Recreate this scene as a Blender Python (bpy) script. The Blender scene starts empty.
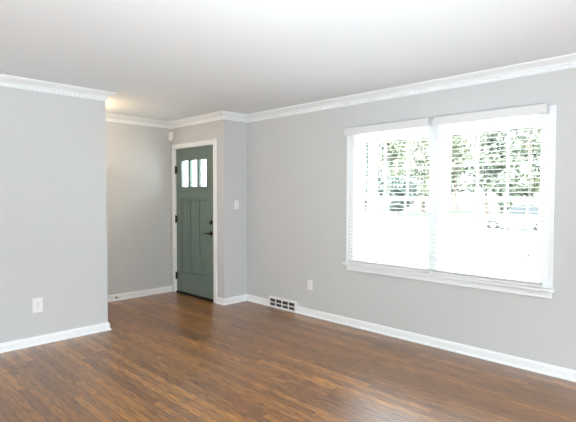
import bpy, bmesh, math, random
from mathutils import Vector, Matrix

C = bpy.context.scene.collection
SC = bpy.context.scene

# ------------------------------------------------------------------ camera
CAM_H = 1.399
YAW, PITCH, ROLL = 0.7919, 0.0340, 0.0018
cam_d = bpy.data.cameras.new('camera')
cam_d.sensor_fit = 'HORIZONTAL'
cam_d.sensor_width = 36.0
cam_d.lens = 36.0 * 463.79 / 576.0
cam_d.clip_start = 0.05
cam_d.clip_end = 500
cam = bpy.data.objects.new('camera', cam_d)
C.objects.link(cam)
fw = Vector((math.sin(YAW) * math.cos(PITCH), math.cos(YAW) * math.cos(PITCH), -math.sin(PITCH)))
rt = Vector((math.cos(YAW), -math.sin(YAW), 0))
up = rt.cross(fw)
r2 = rt * math.cos(ROLL) + up * math.sin(ROLL)
u2 = -rt * math.sin(ROLL) + up * math.cos(ROLL)
M = Matrix((r2, u2, -fw)).transposed().to_4x4()
M.translation = Vector((0, 0, CAM_H))
cam.matrix_world = M
SC.camera = cam

# ------------------------------------------------------------------ colour management
SC.view_settings.view_transform = 'Standard'
SC.view_settings.look = 'None'
SC.view_settings.gamma = 1.0
SC.view_settings.use_curve_mapping = False
SC.view_settings.exposure = -0.36

# ------------------------------------------------------------------ sky, sun, added fill lights out of view
world = bpy.data.worlds.new('sky')
SC.world = world
world.use_nodes = True
wn = world.node_tree
wn.nodes.clear()
wo = wn.nodes.new('ShaderNodeOutputWorld')
wb = wn.nodes.new('ShaderNodeBackground')
wb.inputs['Color'].default_value = (0.87, 0.95, 1.0, 1)
wb.inputs['Strength'].default_value = 14.5
# bright overcast sky, much brighter overhead than at the horizon
wt = wn.nodes.new('ShaderNodeTexCoord')
wsx = wn.nodes.new('ShaderNodeSeparateXYZ')
wm = wn.nodes.new('ShaderNodeMath')
wm.operation = 'MULTIPLY_ADD'
wm.use_clamp = False
wn.links.new(wt.outputs['Generated'], wsx.inputs[0])
wx = wn.nodes.new('ShaderNodeMath')
wx.operation = 'MAXIMUM'
wn.links.new(wsx.outputs['Z'], wx.inputs[0])
wx.inputs[1].default_value = 0.0
wn.links.new(wx.outputs[0], wm.inputs[0])
wm.inputs[1].default_value = 40.0
wm.inputs[2].default_value = 5.5
wn.links.new(wm.outputs[0], wb.inputs['Strength'])
wn.links.new(wb.outputs[0], wo.inputs[0])

sun_d = bpy.data.lights.new('sun', 'SUN')
sun_d.energy = 16.0
sun_d.angle = math.radians(2)
sun_d.color = (1.0, 0.96, 0.88)
sun = bpy.data.objects.new('sun', sun_d)
C.objects.link(sun)
sun.rotation_euler = Vector((0.60, -0.25, -0.76)).to_track_quat('-Z', 'Y').to_euler()


def area(name, loc, direction, sx, sy, power, col):
    d = bpy.data.lights.new(name, 'AREA')
    d.shape = 'RECTANGLE'
    d.size, d.size_y = sx, sy
    d.energy = power
    d.color = col
    o = bpy.data.objects.new(name, d)
    C.objects.link(o)
    o.location = loc
    o.rotation_euler = Vector(direction).to_track_quat('-Z', 'Z').to_euler()
    return o


area('rear_fill_right', (1.9, -2.72, 1.4), (0, 1, 0), 2.0, 1.5, 5, (0.97, 0.985, 1.0))  # added fill light at an unseen opening behind the camera
area('rear_fill_left', (-1.0, -2.72, 1.4), (0, 1, 0), 2.0, 1.9, 5, (0.97, 0.985, 1.0))  # second added fill, at the other unseen rear opening

area('side_fill', (-2.5, 1.2, 1.4), (1, 0.12, 0), 1.8, 1.5, 135, (0.89, 0.965, 1.0))  # added fill before the solid side wall, brightens the window wall
# unseen fill light behind the camera, added to brighten the ceiling
area('ceiling_fill', (0.2, -0.4, 1.0), (0.52, 0.62, 0.60), 0.6, 0.6, 50, (0.82, 0.935, 1.0)).data.spread = math.radians(95)

# ------------------------------------------------------------------ room measures
XW, XD, YJ, YF, YL, XL = 3.989, 3.607, 4.704, 5.921, 4.678, 2.083
H = 2.44
XB, YB = -2.6, -2.8            # side and rear wall behind the camera
LT = 0.125                     # thickness of the partition on the left


# ------------------------------------------------------------------ materials
def mat(name, col, rough=0.5, metal=0.0, spec=0.5):
    m = bpy.data.materials.new(name)
    m.use_nodes = True
    b = m.node_tree.nodes['Principled BSDF']
    b.inputs['Base Color'].default_value = (*col, 1)
    b.inputs['Roughness'].default_value = rough
    b.inputs['Metallic'].default_value = metal
    b.inputs['Specular IOR Level'].default_value = spec
    return m


def noisy(name, c1, c2, scale, rough, bump=0.0, spec=0.5, detail=4, bscale=None):
    m = mat(name, c1, rough, 0, spec)
    n, l = m.node_tree.nodes, m.node_tree.links
    b = n['Principled BSDF']
    tc = n.new('ShaderNodeTexCoord')
    nz = n.new('ShaderNodeTexNoise')
    nz.inputs['Scale'].default_value = scale
    nz.inputs['Detail'].default_value = detail
    l.new(tc.outputs['Object'], nz.inputs['Vector'])
    rp = n.new('ShaderNodeValToRGB')
    rp.color_ramp.elements[0].position = 0.35
    rp.color_ramp.elements[1].position = 0.65
    rp.color_ramp.elements[0].color = (*c1, 1)
    rp.color_ramp.elements[1].color = (*c2, 1)
    l.new(nz.outputs['Fac'], rp.inputs['Fac'])
    l.new(rp.outputs['Color'], b.inputs['Base Color'])
    if bump:
        n2 = n.new('ShaderNodeTexNoise')
        n2.inputs['Scale'].default_value = bscale or scale * 4
        n2.inputs['Detail'].default_value = 3
        l.new(tc.outputs['Object'], n2.inputs['Vector'])
        bp = n.new('ShaderNodeBump')
        bp.inputs['Strength'].default_value = bump
        bp.inputs['Distance'].default_value = 0.002
        l.new(n2.outputs['Fac'], bp.inputs['Height'])
        l.new(bp.outputs['Normal'], b.inputs['Normal'])
    return m


WALL = noisy('grey_wall_paint', (0.565, 0.572, 0.570), (0.575, 0.582, 0.580), 1.5, 0.6, 0.08, 0.3, bscale=180)
CEIL = noisy('white_ceiling_paint', (0.85, 0.885, 0.91), (0.86, 0.895, 0.92), 1.2, 0.8, 0.08, 0.2, bscale=120)
TRIM = mat('white_trim_paint', (0.83, 0.85, 0.862), 0.35)
VINYL = mat('white_vinyl', (0.78, 0.79, 0.80), 0.4)
DOORP = noisy('green_grey_door_paint', (0.130, 0.180, 0.160), (0.138, 0.188, 0.168), 3, 0.42, 0.05, 0.5)
PLATE = mat('white_plastic', (0.80, 0.80, 0.79), 0.35)
BRONZE = mat('dark_bronze', (0.035, 0.030, 0.026), 0.4, 0.8)
NICKEL = mat('aged_nickel', (0.12, 0.11, 0.10), 0.35, 0.9)
DARK = mat('dark_void', (0.02, 0.02, 0.02), 0.8)
SLOT = mat('grey_slot', (0.10, 0.10, 0.10), 0.6)
VENTM = mat('white_enamel', (0.80, 0.80, 0.78), 0.4)
CORD = mat('white_cord', (0.70, 0.70, 0.70), 0.8)
TASSEL = mat('grey_tassel', (0.25, 0.25, 0.26), 0.6)
CONC = noisy('pale_concrete', (0.72, 0.72, 0.71), (0.76, 0.76, 0.75), 0.8, 0.9, 0.2)
GRASS = noisy('lawn_grass', (0.040, 0.045, 0.034), (0.046, 0.051, 0.040), 1.2, 0.95, 0.3, 0.1)
BARK = noisy('bark', (0.10, 0.08, 0.06), (0.17, 0.14, 0.11), 6, 0.9, 0.4)
LEAF1 = noisy('light_leaf', (0.105, 0.125, 0.075), (0.175, 0.19, 0.125), 1.2, 0.7, 0, 0.2)
LEAF2 = noisy('mid_leaf', (0.062, 0.078, 0.054), (0.13, 0.148, 0.105), 1.0, 0.7, 0, 0.2)
LEAF3 = noisy('dark_leaf', (0.045, 0.065, 0.058), (0.08, 0.10, 0.085), 1.0, 0.7, 0, 0.2)
CARP = mat('white_car_paint', (0.75, 0.76, 0.78), 0.25)
CARG = mat('car_glass', (0.010, 0.016, 0.018), 0.08)
TYRE = mat('tyre_rubber', (0.008, 0.008, 0.009), 0.8)
ALLOY = mat('alloy', (0.55, 0.55, 0.56), 0.35, 0.6)
RED = mat('red_lens', (0.35, 0.02, 0.02), 0.2)
LENS = mat('clear_lens', (0.6, 0.62, 0.65), 0.1)


def blind_mat():
    m = mat('white_blind_slat', (0.86, 0.86, 0.86), 0.45)
    n, l = m.node_tree.nodes, m.node_tree.links
    b = n['Principled BSDF']
    t = n.new('ShaderNodeBsdfTranslucent')
    t.inputs['Color'].default_value = (0.85, 0.85, 0.85, 1)
    mx = n.new('ShaderNodeMixShader')
    mx.inputs['Fac'].default_value = 0.25
    l.new(b.outputs[0], mx.inputs[1])
    l.new(t.outputs[0], mx.inputs[2])
    l.new(mx.outputs[0], n['Material Output'].inputs['Surface'])
    return m


SLAT = blind_mat()


def glass_mat():
    m = bpy.data.materials.new('window_glass')
    m.use_nodes = True
    n, l = m.node_tree.nodes, m.node_tree.links
    n.clear()
    out = n.new('ShaderNodeOutputMaterial')
    tr = n.new('ShaderNodeBsdfTransparent')
    tr.inputs['Color'].default_value = (0.97, 0.985, 0.98, 1)
    gl = n.new('ShaderNodeBsdfGlossy')
    gl.inputs['Roughness'].default_value = 0.0
    lw = n.new('ShaderNodeLayerWeight')
    lw.inputs['Blend'].default_value = 0.5
    pw = n.new('ShaderNodeMath')
    pw.operation = 'POWER'
    l.new(lw.outputs['Facing'], pw.inputs[0])
    pw.inputs[1].default_value = 5.0
    fr = n.new('ShaderNodeMath')
    fr.operation = 'MULTIPLY_ADD'
    l.new(pw.outputs[0], fr.inputs[0])
    fr.inputs[1].default_value = 0.96
    fr.inputs[2].default_value = 0.04
    mx = n.new('ShaderNodeMixShader')
    l.new(fr.outputs[0], mx.inputs[0])
    l.new(tr.outputs[0], mx.inputs[1])
    l.new(gl.outputs[0], mx.inputs[2])
    l.new(mx.outputs[0], out.inputs['Surface'])
    return m


GLASS = glass_mat()


def floor_mat():
    m = mat('oak_strip_floor', (0.15, 0.07, 0.03), 0.3, 0, 0.6)
    n, l = m.node_tree.nodes, m.node_tree.links
    b = n['Principled BSDF']
    b.inputs['Coat Weight'].default_value = 0.65
    b.inputs['Coat Roughness'].default_value = 0.32
    tc = n.new('ShaderNodeTexCoord')
    sp = n.new('ShaderNodeSeparateXYZ')
    l.new(tc.outputs['Object'], sp.inputs[0])

    def mth(op, a, bb=None, c=None):
        k = n.new('ShaderNodeMath')
        k.operation = op
        for i, v in enumerate((a, bb, c)):
            if v is None:
                continue
            if isinstance(v, (int, float)):
                k.inputs[i].default_value = v
            else:
                l.new(v, k.inputs[i])
        return k.outputs[0]

    def white(a, bb):
        cb = n.new('ShaderNodeCombineXYZ')
        for i, v in enumerate((a, bb)):
            if isinstance(v, (int, float)):
                cb.inputs[i].default_value = v
            else:
                l.new(v, cb.inputs[i])
        w = n.new('ShaderNodeTexWhiteNoise')
        w.noise_dimensions = '2D'
        l.new(cb.outputs[0], w.inputs['Vector'])
        return w
    W = 0.057
    xs = mth('DIVIDE', sp.outputs['X'], W)
    strip = mth('FLOOR', xs)
    xf = mth('FRACT', xs)
    r1 = white(strip, 3.3).outputs['Value']
    ln = mth('MULTIPLY_ADD', r1, 0.7, 0.75)
    off = mth('MULTIPLY', white(strip, 9.1).outputs['Value'], 5.0)
    ys = mth('DIVIDE', mth('ADD', sp.outputs['Y'], off), ln)
    pl = mth('FLOOR', ys)
    yf = mth('FRACT', ys)
    rid = white(strip, pl)
    r = rid.outputs['Value']
    rs = white(pl, strip).outputs['Value']
    # grain coordinates: stretched along the board, shifted per board
    cb = n.new('ShaderNodeCombineXYZ')
    l.new(mth('ADD', mth('MULTIPLY', sp.outputs['X'], 1.0), mth('MULTIPLY', r, 17.0)), cb.inputs[0])
    l.new(mth('MULTIPLY_ADD', sp.outputs['Y'], 0.075, mth('MULTIPLY', rs, 31.0)), cb.inputs[1])
    g1 = n.new('ShaderNodeTexNoise')
    g1.inputs['Scale'].default_value = 95
    g1.inputs['Detail'].default_value = 5
    g1.inputs['Roughness'].default_value = 0.65
    l.new(cb.outputs[0], g1.inputs['Vector'])
    cb2 = n.new('ShaderNodeCombineXYZ')
    l.new(mth('ADD', sp.outputs['X'], mth('MULTIPLY', rs, 11.0)), cb2.inputs[0])
    l.new(mth('MULTIPLY_ADD', sp.outputs['Y'], 0.16, mth('MULTIPLY', r, 23.0)), cb2.inputs[1])
    wv = n.new('ShaderNodeTexWave')
    wv.wave_type = 'BANDS'
    wv.bands_direction = 'X'
    wv.inputs['Scale'].default_value = 22
    wv.inputs['Distortion'].default_value = 7
    wv.inputs['Detail'].default_value = 2
    wv.inputs['Detail Scale'].default_value = 0.9
    l.new(cb2.outputs[0], wv.inputs['Vector'])
    tone = n.new('ShaderNodeValToRGB')
    e = tone.color_ramp.elements
    e[0].position, e[0].color = 0.0, (0.180, 0.068, 0.0120, 1)
    e[1].position, e[1].color = 1.0, (0.43, 0.188, 0.034, 1)
    for p, c in ((0.3, (0.248, 0.098, 0.016)), (0.7, (0.30, 0.124, 0.021))):
        k = e.new(p)
        k.color = (*c, 1)
    l.new(r, tone.inputs['Fac'])
    grain = n.new('ShaderNodeValToRGB')
    ge = grain.color_ramp.elements
    ge[0].position, ge[0].color = 0.36, (0.32, 0.28, 0.25, 1)
    ge[1].position, ge[1].color = 0.59, (1.26, 1.20, 1.00, 1)
    l.new(g1.outputs['Fac'], grain.inputs['Fac'])
    mx = n.new('ShaderNodeMix')
    mx.data_type = 'RGBA'
    mx.blend_type = 'MULTIPLY'
    mx.inputs['Factor'].default_value = 1.0
    l.new(tone.outputs[0], mx.inputs['A'])
    l.new(grain.outputs[0], mx.inputs['B'])
    wr = n.new('ShaderNodeValToRGB')
    we = wr.color_ramp.elements
    we[0].position, we[0].color = 0.05, (0.55, 0.53, 0.52, 1)
    we[1].position, we[1].color = 0.45, (1.08, 1.07, 1.05, 1)
    l.new(wv.outputs['Fac'], wr.inputs['Fac'])
    mx2 = n.new('ShaderNodeMix')
    mx2.data_type = 'RGBA'
    mx2.blend_type = 'MULTIPLY'
    mx2.inputs['Factor'].default_value = 0.9
    l.new(mx.outputs['Result'], mx2.inputs['A'])
    l.new(wr.outputs[0], mx2.inputs['B'])
    # joints between the strips
    dx = mth('MULTIPLY', mth('MINIMUM', xf, mth('SUBTRACT', 1.0, xf)), W)
    dy = mth('MULTIPLY', mth('MINIMUM', yf, mth('SUBTRACT', 1.0, yf)), ln)
    d = mth('MINIMUM', dx, dy)
    gap = n.new('ShaderNodeMapRange')
    gap.inputs['From Min'].default_value = 0.0004
    gap.inputs['From Max'].default_value = 0.0032
    l.new(d, gap.inputs['Value'])
    mx3 = n.new('ShaderNodeMix')
    mx3.data_type = 'RGBA'
    l.new(gap.outputs[0], mx3.inputs['Factor'])
    mx3.inputs['A'].default_value = (0.03, 0.014, 0.007, 1)
    l.new(mx2.outputs['Result'], mx3.inputs['B'])
    l.new(mx3.outputs['Result'], b.inputs['Base Color'])
    rr = n.new('ShaderNodeMapRange')
    rr.inputs['To Min'].default_value = 0.38
    rr.inputs['To Max'].default_value = 0.32
    l.new(g1.outputs['Fac'], rr.inputs['Value'])
    l.new(rr.outputs[0], b.inputs['Roughness'])
    bp = n.new('ShaderNodeBump')
    bp.inputs['Strength'].default_value = 0.10
    bp.inputs['Distance'].default_value = 0.0015
    hh = mth('ADD', mth('MULTIPLY', g1.outputs['Fac'], 0.35), gap.outputs[0])
    l.new(hh, bp.inputs['Height'])
    l.new(bp.outputs['Normal'], b.inputs['Normal'])
    return m


FLOOR = floor_mat()


# ------------------------------------------------------------------ mesh helpers
class MB:
    def __init__(self):
        self.bm = bmesh.new()

    def box(self, x0, x1, y0, y1, z0, z1):
        x0, x1 = sorted((x0, x1))
        y0, y1 = sorted((y0, y1))
        z0, z1 = sorted((z0, z1))
        v = [self.bm.verts.new(c) for c in ((x0, y0, z0), (x1, y0, z0), (x1, y1, z0), (x0, y1, z0),
                                            (x0, y0, z1), (x1, y0, z1), (x1, y1, z1), (x0, y1, z1))]
        for f in ((3, 2, 1, 0), (4, 5, 6, 7), (0, 1, 5, 4), (1, 2, 6, 5), (2, 3, 7, 6), (3, 0, 4, 7)):
            self.bm.faces.new([v[i] for i in f])
        return self

    def cyl(self, p, q, r, n=16, r_end=None):
        p, q = Vector(p), Vector(q)
        a = (q - p).normalized()
        s = a.orthogonal().normalized()
        t = a.cross(s)
        re = r if r_end is None else r_end
        A, B = [], []
        for i in range(n):
            w = 2 * math.pi * i / n
            d = s * math.cos(w) + t * math.sin(w)
            A.append(self.bm.verts.new(p + d * r))
            B.append(self.bm.verts.new(q + d * re))
        for i in range(n):
            j = (i + 1) % n
            self.bm.faces.new((A[i], A[j], B[j], B[i]))
        self.bm.faces.new(A[::-1])
        self.bm.faces.new(B)
        return self

    def tube(self, pts, r, n=8):
        for a, b in zip(pts, pts[1:]):
            self.cyl(a, b, r, n)
        return self

    def lathe(self, c, axis, prof, n=24):
        """prof: list of (distance along the axis, radius)"""
        c, a = Vector(c), Vector(axis).normalized()
        s = a.orthogonal().normalized()
        t = a.cross(s)
        rings = []
        for h, r in prof:
            rings.append([self.bm.verts.new(c + a * h + (s * math.cos(2 * math.pi * i / n) + t * math.sin(2 * math.pi * i / n)) * max(r, 1e-4)) for i in range(n)])
        for A, B in zip(rings, rings[1:]):
            for i in range(n):
                j = (i + 1) % n
                self.bm.faces.new((A[i], A[j], B[j], B[i]))
        self.bm.faces.new(rings[0][::-1])
        self.bm.faces.new(rings[-1])
        return self

    def prism(self, pts, off):
        """closed outline pts (3D, planar) pushed by the vector off"""
        off = Vector(off)
        A = [self.bm.verts.new(Vector(p)) for p in pts]
        B = [self.bm.verts.new(Vector(p) + off) for p in pts]
        n = len(A)
        for i in range(n):
            j = (i + 1) % n
            self.bm.faces.new((A[i], A[j], B[j], B[i]))
        self.bm.faces.new(A[::-1])
        self.bm.faces.new(B)
        return self

    def loft(self, rings, cap=True):
        R = [[self.bm.verts.new(p) for p in r] for r in rings]
        n = len(R[0])
        for A, B in zip(R, R[1:]):
            for i in range(n):
                j = (i + 1) % n
                self.bm.faces.new((A[i], A[j], B[j], B[i]))
        if cap:
            self.bm.faces.new(R[0][::-1])
            self.bm.faces.new(R[-1])
        return self

    def build(self, name, material, parent=None, bevel=0, smooth=False, kind=None, seg=2):
        bmesh.ops.recalc_face_normals(self.bm, faces=self.bm.faces)
        me = bpy.data.meshes.new(name)
        off = Vector(parent_world(parent)) if parent else Vector((0, 0, 0))
        for v in self.bm.verts:
            v.co -= off
        self.bm.to_mesh(me)
        self.bm.free()
        o = bpy.data.objects.new(name, me)
        C.objects.link(o)
        me.materials.append(material)
        if parent:
            o.parent = parent
        if smooth:
            for p in me.polygons:
                p.use_smooth = True
            try:
                me.set_sharp_from_angle(angle=math.radians(40))
            except Exception:
                pass
        if bevel:
            b = o.modifiers.new('bevel', 'BEVEL')
            b.width = bevel
            b.segments = seg
            b.limit_method = 'ANGLE'
        if kind:
            o['kind'] = kind
        return o


def parent_world(o):
    v = Vector((0, 0, 0))
    while o:
        v += o.location
        o = o.parent
    return v


def empty(name, loc, kind=None, label=None, cat=None, group=None):
    o = bpy.data.objects.new(name, None)
    o.empty_display_size = 0.05
    C.objects.link(o)
    o.location = loc
    tag(o, label, cat, group, kind)
    return o


def tag(o, label=None, cat=None, group=None, kind=None):
    for k, v in (('label', label), ('category', cat), ('group', group), ('kind', kind)):
        if v:
            o[k] = v
    return o


S = 'structure'
# ------------------------------------------------------------------ room shell
MB().box(XB - .2, XW + .16, YB - .2, YF + .2, -0.25, 0).build('floor', FLOOR, kind=S)
MB().box(XB - .2, XW + .35, YB - .2, YF + .3, H, H + .25).build('ceiling', CEIL, kind=S)

# window opening measures
ZS, ZH = 0.68, 2.035
LY1, LY0 = 2.945, 2.085         # left unit
RY1, RY0 = 1.995, 1.140         # right unit
WT = 0.16
w = MB()
w.box(XW, XW + WT, YB, RY0, 0, H)
w.box(XW, XW + WT, LY1, YJ + .12, 0, H)
w.box(XW, XW + WT, RY0, LY1, 0, ZS - .02)
w.box(XW, XW + WT, RY0, LY1, ZH, H)
w.box(XW, XW + WT, RY1, LY0, ZS - .02, ZH)
w.build('wall_right', WALL, kind=S)
MB().box(XD, XW, YJ, YJ + .12, 0, H).build('wall_return', WALL, kind=S)
DY1, DY0, DZ = 5.825, 4.905, 2.055
w = MB()
w.box(XD, XD + .12, YJ + .12, DY0, 0, H)
w.box(XD, XD + .12, DY1, YF, 0, H)
w.box(XD, XD + .12, DY0, DY1, DZ, H)
w.build('wall_entry', WALL, kind=S)
MB().box(XB, XD + .12, YF, YF + .15, 0, H).build('wall_far', WALL, kind=S)
MB().box(XB, XL, YL, YL + LT, 0, H).build('wall_left', WALL, kind=S)
MB().box(XB - .15, XB, YB - .15, YF + .15, 0, H).build('wall_side', WALL, kind=S)
w = MB()
ops = [(-2.0, 0.0, 0.45, 2.35), (0.9, 2.9, 0.65, 2.15)]
w.box(XB, -2.0, YB - .15, YB, 0, H)
w.box(0.0, 0.9, YB - .15, YB, 0, H)
w.box(2.9, XW, YB - .15, YB, 0, H)
for a, b, z0, z1 in ops:
    w.box(a, b, YB - .15, YB, 0, z0)
    w.box(a, b, YB - .15, YB, z1, H)
w.build('wall_rear', WALL, kind=S)


# ------------------------------------------------------------------ mouldings
def offset_path(path, side):
    """mitre direction at every vertex for offset 1 towards the room (side=+1 left of travel)"""
    n = len(path)
    nor = []
    for a, b in zip(path, path[1:]):
        d = Vector((b[0] - a[0], b[1] - a[1])).normalized()
        nor.append(Vector((-d.y, d.x)) * side)
    out = []
    for i in range(n):
        if i == 0:
            out.append(nor[0])
        elif i == n - 1:
            out.append(nor[-1])
        else:
            a, b = nor[i - 1], nor[i]
            out.append((a + b) / (1 + a.dot(b)))
    return out


def moulding(mb, path, side, prof, segs):
    offs = offset_path(path, side)
    for i in segs:
        rings = []
        for k in (i, i + 1):
            rings.append([(path[k][0] + offs[k].x * d, path[k][1] + offs[k].y * d, z) for d, z in prof])
        mb.loft(rings)
    return mb


BASE = [(0, 0), (.028, 0), (.0275, .006), (.024, .013), (.015, .018), (.015, .060), (.0125, .066), (.0125, .070), (.008, .078), (.004, .081), (0, .081)]
CROWN = [(0, 2.352), (.010, 2.352), (.010, 2.384), (.020, 2.386), (.021, 2.392), (.026, 2.397), (.036, 2.406), (.050, 2.414), (.062, 2.422), (.066, 2.428), (.078, 2.430), (.080, 2.440), (0, 2.440)]
MAIN = [(XW, YB), (XW, YJ), (XD, YJ), (XD, YF), (XB, YF)]
LEFTP = [(XB, YL), (XL, YL), (XL, YL + LT), (XB, YL + LT)]
VY0, VY1 = 3.772, 4.241         # register in the baseboard

mb = MB()
moulding(mb, [(XW, YB), (XW, VY0)], 1, BASE, [0])
moulding(mb, [(XW, VY1), (XW, YJ), (XD, YJ)], 1, BASE, [0])
mb.build('baseboard_right', TRIM, kind=S)
moulding(MB(), MAIN, 1, BASE, [1]).build('baseboard_return', TRIM, kind=S)
mb = MB()
moulding(mb, [(XW, YJ), (XD, YJ), (XD, 4.838)], 1, BASE, [1])
mb.build('baseboard_entry', TRIM, kind=S)
moulding(MB(), MAIN, 1, BASE, [3]).build('baseboard_far', TRIM, kind=S)
moulding(MB(), LEFTP, -1, BASE, [0, 1, 2]).build('baseboard_left', TRIM, kind=S)


def dentils(mb, a, b, nor):
    a, b, nor = Vector(a), Vector(b), Vector(nor)
    d = (b - a)
    L = d.length
    d.normalize()
    n = int(L / .038)
    for i in range(n):
        s = a + d * (i * .038 + .008)
        e = s + d * .022
        p, q = s + nor * .0095, e + nor * .019
        mb.box(p.x, q.x, p.y, q.y, 2.357, 2.380)


def crown(name, path, side, segs, teeth=True):
    mb = moulding(MB(), path, side, CROWN, segs)
    for i in segs:
        a, b = path[i], path[i + 1]
        d = Vector((b[0] - a[0], b[1] - a[1])).normalized()
        nor = Vector((-d.y, d.x)) * side
        if teeth:
            dentils(mb, a, b, nor)
    return mb.build(name, TRIM, kind=S)


crown('trim_1', MAIN, 1, [0])
crown('trim_2', MAIN, 1, [1])
crown('trim_3', MAIN, 1, [2], False)
crown('trim_4', MAIN, 1, [3], False)
crown('trim_5', LEFTP, -1, [0, 1, 2])

# ------------------------------------------------------------------ entry door
mb = MB()
for y0, y1, z0, z1 in ((DY1, DY1 + .062, 0, DZ + .062), (DY0 - .062, DY0, 0, DZ + .062), (DY0, DY1, DZ, DZ + .062)):
    mb.box(XD - .018, XD, y0, y1, z0, z1)
for y0, y1, z0, z1 in ((DY1 + .045, DY1 + .062, 0, DZ + .062), (DY0 - .062, DY0 - .045, 0, DZ + .062), (DY0 - .045, DY1 + .045, DZ + .045, DZ + .062)):
    mb.box(XD - .024, XD - .017, y0, y1, z0, z1)
mb.build('trim_6', TRIM, kind=S, bevel=.003)
mb = MB()
mb.box(XD, XD + .12, DY1 - .004, DY1, 0, DZ)
mb.box(XD, XD + .12, DY0, DY0 + .004, 0, DZ)
mb.box(XD, XD + .12, DY0, DY1, DZ - .004, DZ)
mb.box(XD + .056, XD + .075, DY1 - .018, DY1 - .004, 0, DZ)
mb.box(XD + .056, XD + .075, DY0 + .004, DY0 + .018, 0, DZ)
mb.box(XD + .056, XD + .075, DY0, DY1, DZ - .018, DZ - .004)
mb.build('trim_7', TRIM, kind=S)

door = empty('door_1', (XD, (DY0 + DY1) / 2, 0), kind=S)
LX0, LX1 = XD + .006, XD + .050
ly0, ly1 = DY0 + .008, DY1 - .008
ptop, pbot = 1.345, 0.285
lt, lb = 1.885, 1.502
cols = [(5.688, 5.501), (5.473, 5.286), (5.258, 5.071)]
mb = MB()
mb.box(LX0, LX1, cols[0][0], ly1, .03, 2.047)           # hinge stile
mb.box(LX0, LX1, ly0, cols[2][1], .03, 2.047)           # lock stile
mb.box(LX0, LX1, cols[2][1], cols[0][0], lt, 2.047)     # top rail
mb.box(LX0, LX1, cols[2][1], cols[0][0], ptop, lb)      # lock rail under the lites
mb.box(LX0, LX1, cols[2][1], cols[0][0], .03, pbot)     # bottom rail
for a, b in ((cols[0][1], cols[1][0]), (cols[1][1], cols[2][0])):
    mb.box(LX0, LX1, b, a, pbot, ptop)
    mb.box(LX0, LX1, b, a, lb, lt)
leaf = mb.build('door_leaf', DOORP, door, bevel=.0025)
for a, b in cols:
    p = MB()
    y0, y1 = b, a
    p.box(LX0 + .014, LX1 - .014, y0, y1, pbot, ptop)
    # raised field with sloped edge
    f0, f1 = .030, .045
    r0 = [(LX0 + .014, y0 + f0, pbot + f0), (LX0 + .014, y1 - f0, pbot + f0), (LX0 + .014, y1 - f0, ptop - f0), (LX0 + .014, y0 + f0, ptop - f0)]
    r1 = [(LX0 + .004, y0 + f1, pbot + f1), (LX0 + .004, y1 - f1, pbot + f1), (LX0 + .004, y1 - f1, ptop - f1), (LX0 + .004, y0 + f1, ptop - f1)]
    p.loft([r0, r1])
    p.build('door_panel', DOORP, door)
    g = MB().box(LX0 + .018, LX0 + .024, y0, y1, lb, lt).build('window_pane', GLASS, door)
    fr = MB()
    for yy0, yy1, z0, z1 in ((y0, y0 + .012, lb, lt), (y1 - .012, y1, lb, lt), (y0 + .012, y1 - .012, lb, lb + .012), (y0 + .012, y1 - .012, lt - .012, lt)):
        fr.box(LX0 - .004, LX0 + .016, yy0, yy1, z0, z1)
    fr.build('pane_moulding', DOORP, door, bevel=.003)
# moulded shelf under the lites
MB().box(LX0 - .016, LX0, cols[2][1] - .02, cols[0][0] + .02, 1.462, 1.486).build('lite_shelf', DOORP, door, bevel=.004)
for z in (1.757, 1.054, .243):
    h = MB().cyl((XD - .006, ly1 + .004, z - .05), (XD - .006, ly1 + .004, z + .05), .0075, 12)
    h.cyl((XD - .006, ly1 + .004, z + .05), (XD - .006, ly1 + .004, z + .06), .005, 10)
    h.cyl((XD - .006, ly1 + .004, z - .06), (XD - .006, ly1 + .004, z - .05), .005, 10)
    h.box(XD - .003, XD + .0055, ly1 - .030, ly1, z - .05, z + .05)
    h.build('hinge', BRONZE, door, smooth=True)
hy = 4.978
db = MB().lathe((LX0, hy, 1.04), (-1, 0, 0), [(0, .031), (.006, .031), (.010, .026), (.012, .010)], 24)
db.build('deadbolt', BRONZE, door, smooth=True)
tt = MB().box(LX0 - .030, LX0 - .010, hy - .005, hy + .005, 1.020, 1.060)
tt.build('thumb_turn', NICKEL, door, bevel=.003)
hd = MB().lathe((LX0, hy, .895), (-1, 0, 0), [(0, .032), (.006, .032), (.011, .026), (.013, .012), (.045, .011), (.050, .010)], 24)
hd.build('handle_rose', BRONZE, door, smooth=True)
lv = MB().tube([(LX0 - .045, hy - .004, .895), (LX0 - .048, hy + .03, .897), (LX0 - .046, hy + .075, .894), (LX0 - .042, hy + .112, .888)], .0085, 12)
lv.build('lever_handle', BRONZE, door, smooth=True)
MB().box(LX0 + .003, LX1, ly0, ly1, .018, .030).build('door_sweep', DARK, door)
MB().box(XD - .012, XD + .12, DY0 + .004, DY1 - .004, 0, .018).build('threshold', BRONZE, door, bevel=.004)

# ------------------------------------------------------------------ window
CT = .018
mb = MB()
mb.box(XW - CT, XW, LY1 - .003, LY1 + .095, ZS, 2.095)
mb.box(XW - CT, XW, RY0 - .095, RY0 + .003, ZS, 2.095)
mb.box(XW - CT, XW, RY0 + .003, LY1 - .003, ZH - .003, 2.095)
mb.box(XW - CT, XW, RY1 - .003, LY0 + .003, ZS, ZH - .003)
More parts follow.
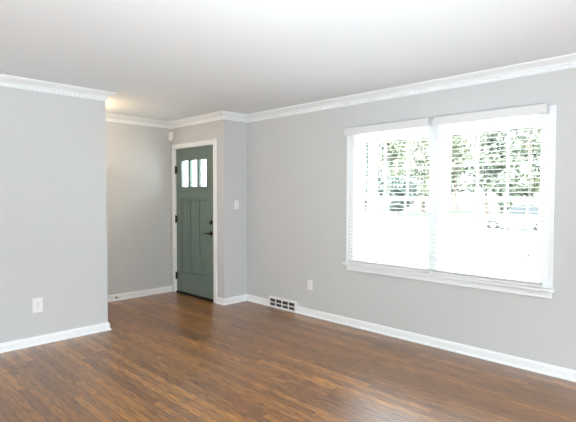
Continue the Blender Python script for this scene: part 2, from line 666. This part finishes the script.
# back band
mb.box(XW - .026, XW - CT, LY1 + .073, LY1 + .095, ZS, 2.095)
mb.box(XW - .026, XW - CT, RY0 - .095, RY0 - .073, ZS, 2.095)
mb.box(XW - .026, XW - CT, RY0 - .073, LY1 + .073, 2.075, 2.095)
mb.build('trim_8', TRIM, kind=S, bevel=.003)
mb = MB()
mb.box(XW - .062, XW, RY0 - .118, LY1 + .112, ZS - .022, ZS)
mb.box(XW, XW + .055, RY0, LY1, ZS - .0195, ZS)
mb.build('trim_9', TRIM, kind=S, bevel=.004)
mb = MB().box(XW - .016, XW, RY0 - .092, LY1 + .092, ZS - .080, ZS - .022)
mb.box(XW - .022, XW - .015, RY0 - .092, LY1 + .092, ZS - .080, ZS - .068)
mb.build('trim_10', TRIM, kind=S, bevel=.003)

for i, (y0, y1) in enumerate(((LY0, LY1), (RY0, RY1))):
    win = empty('window_%d' % (i + 1), (XW, (y0 + y1) / 2, ZS), kind=S)
    f = MB()
    e = .006
    f.box(XW, XW + WT, y1 - e, y1, ZS, ZH)
    f.box(XW, XW + WT, y0, y0 + e, ZS, ZH)
    f.box(XW, XW + WT, y0 + e, y1 - e, ZH - e, ZH)
    f.box(XW + .055, XW + WT + .02, y0 + e, y1 - e, ZS - .02, ZS + .012)
    f.build('window_frame', VINYL, win)
    zm = 1.362
    for nm, xa, zb, zt in (('upper_sash', XW + .098, zm - .018, ZH - e), ('lower_sash', XW + .060, ZS + .012, zm + .018)):
        xb = xa + .036
        s = MB()
        st = .038
        bt = .055 if nm == 'lower_sash' else .036
        tp = .036 if nm == 'lower_sash' else .070
        s.box(xa, xb, y0 + e, y0 + e + st, zb, zt)
        s.box(xa, xb, y1 - e - st, y1 - e, zb, zt)
        s.box(xa, xb, y0 + e + st, y1 - e - st, zb, zb + bt)
        s.box(xa, xb, y0 + e + st, y1 - e - st, zt - tp, zt)
        sash = s.build(nm, VINYL, win, bevel=.003)
        ga, gb, gz0, gz1 = y0 + e + st, y1 - e - st, zb + bt, zt - tp
        MB().box(xa + .014, xa + .018, ga, gb, gz0, gz1).build('glass', GLASS, sash)
        m_ = MB()
        for k in (1, 2):
            yy = ga + (gb - ga) * k / 3
            m_.box(xa + .004, xa + .013, yy - .009, yy + .009, gz0, gz1)
        zz = (gz0 + gz1) / 2
        for k in range(3):
            m_.box(xa + .004, xa + .013, ga + (gb - ga) * k / 3 + (.009 if k else 0), ga + (gb - ga) * (k + 1) / 3 - (.009 if k < 2 else 0), zz - .009, zz + .009)
        m_.build('muntin', VINYL, sash)
    lk = MB().box(XW + .062, XW + .094, (y0 + y1) / 2 - .03, (y0 + y1) / 2 + .03, zm + .018, zm + .032)
    lk.build('sash_lock', VINYL, win, bevel=.003)

# ------------------------------------------------------------------ blinds
TILT = math.radians(4)
for (y0, y1, va, vb, tas, tz, cz, lab) in (
        (2.068, 2.962, 2.064, 3.026, 2.24, .965, 1.0, 'left white horizontal blind nearer the entry door, slats open over the window'),
        (1.112, 2.030, 1.092, 2.010, 1.215, .890, 1.0, 'right white horizontal blind, slats open with the car showing through')):
    bl = empty('window_blind', (XW - .05, (y0 + y1) / 2, ZS), label=lab, cat='blind', group='blinds in the double window')
    a, b = y0, y1
    v = MB().box(XW - .092, XW - .080, va, vb, 2.030, 2.100)
    v.box(XW - .080, XW - .0265, va, va + .010, 2.030, 2.100)
    v.box(XW - .080, XW - .0265, vb - .010, vb, 2.030, 2.100)
    v.box(XW - .080, XW - .0265, va + .010, vb - .010, 2.090, 2.100)
    v.build('valance', SLAT, bl, bevel=.002)
    MB().box(XW - .072, XW - .030, a, b, 2.052, 2.086).build('headrail', VINYL, bl, bevel=.002)
    s = MB()
    pitch = .0380
    z = ZS + .062
    xm = XW - .050
    hw = .0215
    while z < 2.045:
        pts = []
        for k in range(7):
            u = -1 + k / 3
            pts.append((xm + hw * u * math.cos(TILT), a, z + hw * u * math.sin(TILT) + .0018 * (1 - u * u)))
        low = [(p[0], p[1], p[2] - .0026) for p in pts]
        s.prism(pts + low[::-1], (0, b - a, 0))
        z += pitch
    # spare slats resting on the bottom rail
    for k in range(3):
        zz = ZS + .0272 + k * .0055
        s.box(xm - hw, xm + hw, a, b, zz, zz + .003)
    s.build('slats', SLAT, bl, smooth=True)
    MB().box(xm - .0225, xm + .0225, a, b, ZS + .004, ZS + .026).build('bottom_rail', SLAT, bl, bevel=.002)
    for yy in (a + .10, (a + b) / 2, b - .10):
        c = MB()
        for xx in (xm - .0232, xm + .0232):
            c.cyl((xx, yy, ZS + .026), (xx, yy, 2.052), .0009, 6)
        c.build('ladder_cord', CORD, bl)
    pc = MB().cyl((XW - .0765, tas, tz + .028), (XW - .0765, tas, 2.045), .0016, 6)
    pc.cyl((XW - .0765, tas - .012, tz + .060), (XW - .0765, tas - .012, 2.045), .0016, 6)
    pc.cyl((XW - .0765, tas, 2.045), (XW - .070, tas, 2.055), .0016, 6)
    pc.cyl((XW - .0765, tas - .012, 2.045), (XW - .070, tas - .012, 2.055), .0016, 6)
    pcl = pc.build('pull_cord', CORD, bl)
    ts = MB().lathe((XW - .0765, tas, tz), (0, 0, 1), [(0, .0075), (.012, .007), (.024, .004), (.030, .002)], 12)
    ts.lathe((XW - .0765, tas - .012, tz + .032), (0, 0, 1), [(0, .0075), (.012, .007), (.024, .004), (.030, .002)], 12)
    ts.build('tassel', TASSEL, pcl, smooth=True)

# ------------------------------------------------------------------ baseboard register
rg = empty('baseboard_register', (XW, (VY0 + VY1) / 2, 0), label='white metal vent grille with dark slots in the baseboard under the outlet', cat='vent')
d = .034
fx0, fx1 = XW - d, XW - d + .004
f = MB()
zt = .132
f.box(XW - d, XW, VY0, VY0 + .014, 0, zt)
f.box(XW - d, XW, VY1 - .014, VY1, 0, zt)
f.box(XW - d, XW, VY0 + .014, VY1 - .014, zt - .012, zt)
f.box(XW - d, fx1, VY0 + .014, VY1 - .014, zt - .022, zt - .012)
f.box(XW - d, fx1, VY0 + .014, VY1 - .014, 0, .026)
f.box(XW - d, fx1, VY0 + .014, VY1 - .014, .059, .073)
n4 = 4
y_a, y_b = VY0 + .014, VY1 - .014
for k in range(5):
    yc = y_a + (y_b - y_a) * k / 4
    q0, q1 = max(y_a, yc - .009), min(y_b, yc + .009)
    f.box(XW - d, fx1, q0, q1, .026, .059)
    f.box(XW - d, fx1, q0, q1, .073, zt - .022)
f.build('grille', VENTM, rg, bevel=.0015)
MB().box(XW - .010, XW - .002, y_a, y_b, .004, zt - .013).build('duct_opening', DARK, rg)
lv = MB()
for z0 in (.033, .046, .081, .094):
    lv.prism([(XW - d + .005, y_a, z0), (XW - d + .0065, y_a, z0), (XW - .012, y_a, z0 + .007), (XW - .0135, y_a, z0 + .007)], (0, y_b - y_a, 0))
lv.build('louvres', SLOT, rg)


# ------------------------------------------------------------------ electrical plates
def plate_on(name, c, normal, label, cat, kind, w=.036, h=.0575):
    """c: centre on the wall face; normal points into the room"""
    nx, ny = normal
    tx, ty = -ny, nx                # along the wall
    t = empty(name, (c[0], c[1], c[2] - h), label=label, cat=cat)

    def bx(mb, u0, u1, w0, w1, d0, d1):
        xs = [c[0] + tx * u + nx * dd for u in (u0, u1) for dd in (d0, d1)]
        ys = [c[1] + ty * u + ny * dd for u in (u0, u1) for dd in (d0, d1)]
        mb.box(min(xs), max(xs), min(ys), max(ys), c[2] + w0, c[2] + w1)
        return mb
    bx(MB(), -w, w, -h, h, 0, .006).build('cover_plate', PLATE, t, bevel=.003)
    if kind == 'outlet':
        for s in (-1, 1):
            zc = s * .0195
            r = bx(MB(), -.0165, .0165, zc - .0135, zc + .0135, .006, .008).build('receptacle', PLATE, t, bevel=.001)
            sl = MB()
            bx(sl, -.0075, -.0055, zc - .002, zc + .007, .0078, .0084)
            bx(sl, .0055, .0075, zc - .002, zc + .006, .0078, .0084)
            bx(sl, -.002, .002, zc - .009, zc - .005, .0078, .0084)
            sl.build('slots', SLOT, r)
        bx(MB(), -.003, .003, -.003, .003, .006, .0072).build('screw', SLOT, t)
    else:
        bx(MB(), -.005, .005, -.012, .012, .006, .0075).build('switch_slot', PLATE, t)
        mb = MB()
        bx(mb, -.0035, .0035, -.002, .008, .0075, .016)
        mb.build('toggle', PLATE, t, bevel=.001)
        for s in (-1, 1):
            bx(MB(), -.0025, .0025, s * .030 - .0025, s * .030 + .0025, .006, .0068).build('screw', SLOT, t)
    return t


plate_on('wall_outlet', (XW, 3.573, .36), (-1, 0), 'small pale outlet plate on the window wall, right of the vent', 'outlet', 'outlet')
plate_on('wall_outlet', (1.416, YL, .37), (0, -1), 'white outlet plate low on the left partition wall', 'outlet', 'outlet', .044, .067)
plate_on('light_switch', (3.81, YJ, 1.272), (0, -1), 'white light switch on the short wall right of the green door', 'switch', 'switch')

# motion sensor in the corner beside the door
ms = empty('motion_sensor', (XD - .03, YF - .03, 2.18), label='small white motion sensor high in the corner above the green door', cat='sensor')
rings = []
for z, s in ((2.170, .55), (2.177, .85), (2.195, 1.0), (2.277, 1.0), (2.295, .85), (2.302, .55)):
    ring = []
    for (u, dd) in ((-.040, 0.041), (-.040, .062), (-.026, .080), (0, .086), (.026, .080), (.040, .062), (.040, .041), (.0, .002)):
        # u along the diagonal's normal, dd out of the corner
        dx, dy = -math.sqrt(.5) * dd * (.6 + .4 * s) + u * s * math.sqrt(.5), -math.sqrt(.5) * dd * (.6 + .4 * s) - u * s * math.sqrt(.5)
        ring.append((XD + dx, YF + dy, z))
    rings.append(ring)
MB().loft(rings).build('housing', PLATE, ms, smooth=True)
k = math.sqrt(.5)
cx, cy = XD - k * .081, YF - k * .081
MB().lathe((cx, cy, 2.235), (-k, -k, 0), [(0, .018), (.006, .017), (.010, .012), (.012, .004)], 16).build('lens', VINYL, ms, smooth=True)

# spring door stop on the far baseboard
dsx = 2.745
stp = empty('door_stop', (dsx, YF - .015, .042), label='small spring door stop on the foyer baseboard left of the door', cat='door stop')
pts = []
for i in range(120):
    t = i / 119
    an = t * 2 * math.pi * 11
    pts.append((dsx + .006 * math.cos(an), YF - .018 - t * .058, .042 + .006 * math.sin(an)))
MB().tube(pts, .0013, 5).build('spring', NICKEL, stp)
MB().lathe((dsx, YF - .0151, .042), (0, -1, 0), [(0, .011), (.004, .010), (.006, .006)], 14).build('base', NICKEL, stp, smooth=True)
MB().lathe((dsx, YF - .075, .042), (0, -1, 0), [(0, .008), (.010, .008), (.013, .005)], 14).build('rubber_tip', PLATE, stp, smooth=True)

# hall ceiling lamp behind the partition (its warm light shows on the ceiling)
lamp = empty('ceiling_lamp', (2.02, 5.30, H), label='small round ceiling lamp in the hall behind the left partition', cat='lamp')
MB().lathe((2.02, 5.30, H), (0, 0, -1), [(0, .13), (.012, .13), (.020, .115)], 32).build('lamp_base', TRIM, lamp, smooth=True)
SHADE = mat('lamp_glass', (0.9, 0.85, 0.75), 0.4)
sb = SHADE.node_tree.nodes['Principled BSDF']
sb.inputs['Emission Color'].default_value = (1.0, 0.72, 0.42, 1)
sb.inputs['Emission Strength'].default_value = 88.0
MB().cyl((2.02, 5.30, H - .020), (2.02, 5.30, H - .11), .012, 12).build('lamp_stem', NICKEL, lamp, smooth=True)
MB().lathe((2.02, 5.30, H - .11), (0, 0, -1), [(0, .06), (.02, .105), (.05, .112), (.085, .09), (.11, .03)], 32).build('lamp_shade', SHADE, lamp, smooth=True)

# ------------------------------------------------------------------ outside
GZ = -0.73
MB().box(XW + WT, 28.6, -45, 60, GZ - .3, GZ).build('driveway', CONC, kind=S)
MB().box(28.6, 140, -60, 110, GZ - .3, GZ + .02).build('lawn', GRASS, kind=S)
# porch beside the window
mb = MB().box(XD + .12, 6.7, YJ + .14, 8.4, GZ, -.04)
mb.build('porch_floor', CONC, kind=S)
mb = MB().box(XW + .36, 6.75, 4.05, 8.6, 2.62, 2.78)
mb.box(6.35, 6.55, 4.05, 8.6, 2.40, 2.62)
mb.build('porch_ceiling', TRIM, kind=S)
pcx, pcy = 6.45, 4.40
pc = empty('porch_column', (pcx, pcy, GZ), label='white square porch column outside the left side of the window', cat='column')
MB().box(pcx - .055, pcx + .055, pcy - .055, pcy + .055, GZ + .1, 2.32).build('shaft', TRIM, pc, bevel=.006)
MB().box(pcx - .09, pcx + .09, pcy - .09, pcy + .09, GZ, GZ + .1).build('base', TRIM, pc, bevel=.008)
MB().box(pcx - .09, pcx + .09, pcy - .09, pcy + .09, 2.32, 2.40).build('capital', TRIM, pc, bevel=.008)


# ------------------------------------------------------------------ parked car
def make_car(cx, yf, yr, gz):
    car = empty('parked_car', (cx, (yf + yr) / 2, gz), label='white car parked outside the window, nose to the left', cat='car')
    y_n, y_t = yf + .88, yr - .98           # nose, tail
    R = .335
    # side outline of the lower body, seen along X (y, z)
    st = [(y_n, .34, .62, .62), (y_n - .10, .24, .74, .78), (y_n - .5, .20, .86, .86), (yf - .1, .20, .92, .89), (yf - .75, .19, .98, .90),
          ((yf + yr) / 2, .19, 1.0, .90), (yr + .2, .19, 1.02, .90), (yr - .4, .20, 1.04, .88), (y_t + .12, .26, 1.02, .82), (y_t, .36, .90, .70)]
    rings = []
    for y, zb, zt, hw in st:
        zm = (zb + zt) / 2
        rings.append([(cx + sx * hw * k2, y, gz + zz) for sx, zz, k2 in
                      ((-1, zb, .86), (-1, zb + .10, .97), (-1, zm, 1.0), (-1, zt - .08, .97), (-1, zt, .86), (1, zt, .86), (1, zt - .08, .97), (1, zm, 1.0), (1, zb + .10, .97), (1, zb, .86))])
    b = MB().loft(rings)
    body = b.build('body', CARP, car, smooth=True)
    # greenhouse
    gh = [(yf - .55, .97, .99, .78), (yf - 1.25, .97, 1.66, .70), (yf - 1.6, .97, 1.76, .67), (yr + .35, .97, 1.76, .67), (yr - .25, .97, 1.64, .66), (yr - .78, .97, 1.03, .70)]
    rg_ = []
    for y, zb, zt, hw in gh:
        rg_.append([(cx - .80, y, gz + zb), (cx - hw, y, gz + zt), (cx + hw, y, gz + zt), (cx + .80, y, gz + zb)])
    MB().loft(rg_).build('cabin', CARP, car, smooth=True)
    # side and end glass
    for sx in (-1, 1):
        for ya, yb2, za, zb2 in ((yf - 1.02, yf - 1.85, 1.56, 1.64), (yf - 1.93, yr + .05, 1.64, 1.56)):
            x_lo, x_hi = cx + sx * .803, cx + sx * .700
            g = MB().prism([(x_lo, ya + (.22 if ya > yf - 1.5 else 0), gz + 1.03), (x_lo, yb2 - (.22 if yb2 < yr + .1 else 0), gz + 1.03), (x_hi, yb2, gz + zb2), (x_hi, ya, gz + za)], (sx * .012, 0, 0))
            g.build('side_window', CARG, car)
        MB().box(cx + sx * .86, cx + sx * 1.0, yf - .92, yf - .80, gz + 1.0, gz + 1.12).build('mirror', CARP, car, bevel=.02)
        MB().box(cx + sx * .62, cx + sx * .80, y_n - .14, y_n - .02, gz + .60, gz + .71).build('headlight', LENS, car, bevel=.02)
        MB().box(cx + sx * .56, cx + sx * .80, y_t, y_t + .10, gz + .76, gz + .90).build('tail_light', RED, car, bevel=.02)
        for yy in (yf, yr):
            t = MB().lathe((cx + sx * .90, yy, gz + R), (-sx, 0, 0), [(0, R - .05), (.02, R - .01), (.05, R), (.17, R), (.20, R - .04)], 28)
            wh = t.build('wheel', TYRE, car, smooth=True)
            MB().lathe((cx + sx * .915, yy, gz + R), (-sx, 0, 0), [(0, .05), (.004, .16), (.03, .175)], 24).build('hub', ALLOY, wh, smooth=True)
            MB().lathe((cx + sx * .885, yy, gz + R), (-sx, 0, 0), [(0, R + .055), (.03, R + .055)], 28).build('wheel_arch', DARK, car)
    MB().box(cx - .78, cx + .78, y_n - .08, y_n + .02, gz + .28, gz + .46).build('bumper', CARP, car, bevel=.03)
    MB().prism([(cx - .74, yf - .58, gz + 1.03), (cx + .74, yf - .58, gz + 1.03), (cx + .66, yf - 1.20, gz + 1.60), (cx - .66, yf - 1.20, gz + 1.60)], (0, .015, .015)).build('windscreen', CARG, car)
    return car


make_car(29.9, 10.99, 8.35, GZ)


# ------------------------------------------------------------------ trees across the street
def tree(x, y, h, cr, lmat, seed, label, nleaf=1500, low=.18, ls=.5, conifer=False):
    rnd = random.Random(seed)
    gz = GZ + .02
    t = empty('tree', (x, y, gz), label=label, cat='tree', group='trees across the street')
    tr = MB()
    p0 = Vector((x, y, gz))
    p1 = Vector((x + rnd.uniform(-.3, .3), y + rnd.uniform(-.3, .3), gz + h * .45))
    tr.cyl(p0, p1, .03 * h ** .8 + .05, 10, .02 * h ** .8 + .03)
    p2 = Vector((x, y, gz + h * .85))
    tr.cyl(p1, p2, .02 * h ** .8 + .03, 10, .03)
    for k in range(7):
        a = rnd.uniform(0, 6.28)
        s = p1.lerp(p2, rnd.uniform(0, .7))
        tr.cyl(s, s + Vector((math.cos(a) * cr * .6, math.sin(a) * cr * .6, h * .16)), .05, 6, .015)
    tr.build('trunk', BARK, t, smooth=True)
    bm = MB()
    blobs = []
    for k in range(16):
        if conifer:
            f = (k + .5) / 16
            blobs.append((Vector((x, y, gz + h * (low + (1 - low) * f))), cr * (1 - f * .85), h * .07))
        else:
            a = rnd.uniform(0, 6.28)
            f = rnd.uniform(0, 1)
            rr = cr * rnd.uniform(.1, .75) * math.sin(math.pi * (.15 + .75 * f))
            blobs.append((Vector((x + math.cos(a) * rr, y + math.sin(a) * rr, gz + h * (low + (1 - low) * (.08 + .84 * f)))), cr * rnd.uniform(.28, .45), cr * rnd.uniform(.22, .36)))
    for k in range(nleaf):
        c, rx, rz = rnd.choice(blobs)
        v = Vector((rnd.gauss(0, 1), rnd.gauss(0, 1), rnd.gauss(0, 1))).normalized() * rnd.uniform(.45, 1) ** .5
        p = c + Vector((v.x * rx, v.y * rx, v.z * rz))
        nrm = (v + Vector((rnd.gauss(0, .5), rnd.gauss(0, .5), rnd.gauss(0, .5) + .3))).normalized()
        a = nrm.orthogonal().normalized()
        a.rotate(Matrix.Rotation(rnd.uniform(0, 6.28), 3, nrm))
        b = nrm.cross(a)
        s = ls * rnd.uniform(.6, 1.3)
        vs = [bm.bm.verts.new(p + a * s * .5), bm.bm.verts.new(p + b * s * .28 + nrm * s * .06), bm.bm.verts.new(p - a * s * .5), bm.bm.verts.new(p - b * s * .28 + nrm * s * .06)]
        bm.bm.faces.new(vs)
    bm.build('foliage', lmat, t)
    return t


TREES = [
    (51, 36.0, 9.6, 3.3, LEAF3, 'dark evergreen tree outside, beside the white porch column', True),
    (62, 38.0, 12.6, 4.2, LEAF1, 'pale leafy tree in the middle panes of the left window', False),
    (51, 27.6, 10.6, 3.6, LEAF1, 'light green tree at the right of the left window', False),
    (42, 25.4, 4.4, 1.9, LEAF3, 'low dark bush tree under the light green tree in the left window', False),
    (62, 28.6, 12.4, 4.4, LEAF1, 'loose light green tree at the left edge of the right window', False),
    (51, 20.0, 10.4, 3.5, LEAF2, 'mid green tree at the middle panes of the right window', False),
    (62, 19.4, 13.0, 4.3, LEAF1, 'pale spreading tree above the car bonnet', False),
    (51, 12.6, 10.2, 3.3, LEAF2, 'mid green tree above the car roof at the right window edge', False),
    (42, 14.4, 4.2, 1.9, LEAF2, 'short dark bushy tree behind the car roof', False),
    (80, 50.0, 15.0, 5.2, LEAF2, 'distant tree at the left side of the left window, behind the pale leafy tree', False),
    (80, 38.5, 15.5, 5.2, LEAF1, 'distant tall tree seen past the blind gap between the two windows', False),
    (80, 27.5, 15.0, 5.2, LEAF2, 'distant tree high in the middle panes of the right window', False),
    (80, 16.5, 15.5, 5.2, LEAF1, 'distant tall tree far behind the car roof', False),
]
for i, (x, y, h, cr, lm, lab, con) in enumerate(TREES):
    tree(x, y, h, cr, lm, 20 + i, lab, 2200, .08 if h < 6 else .17, .55 * max(1, x / 60), con)
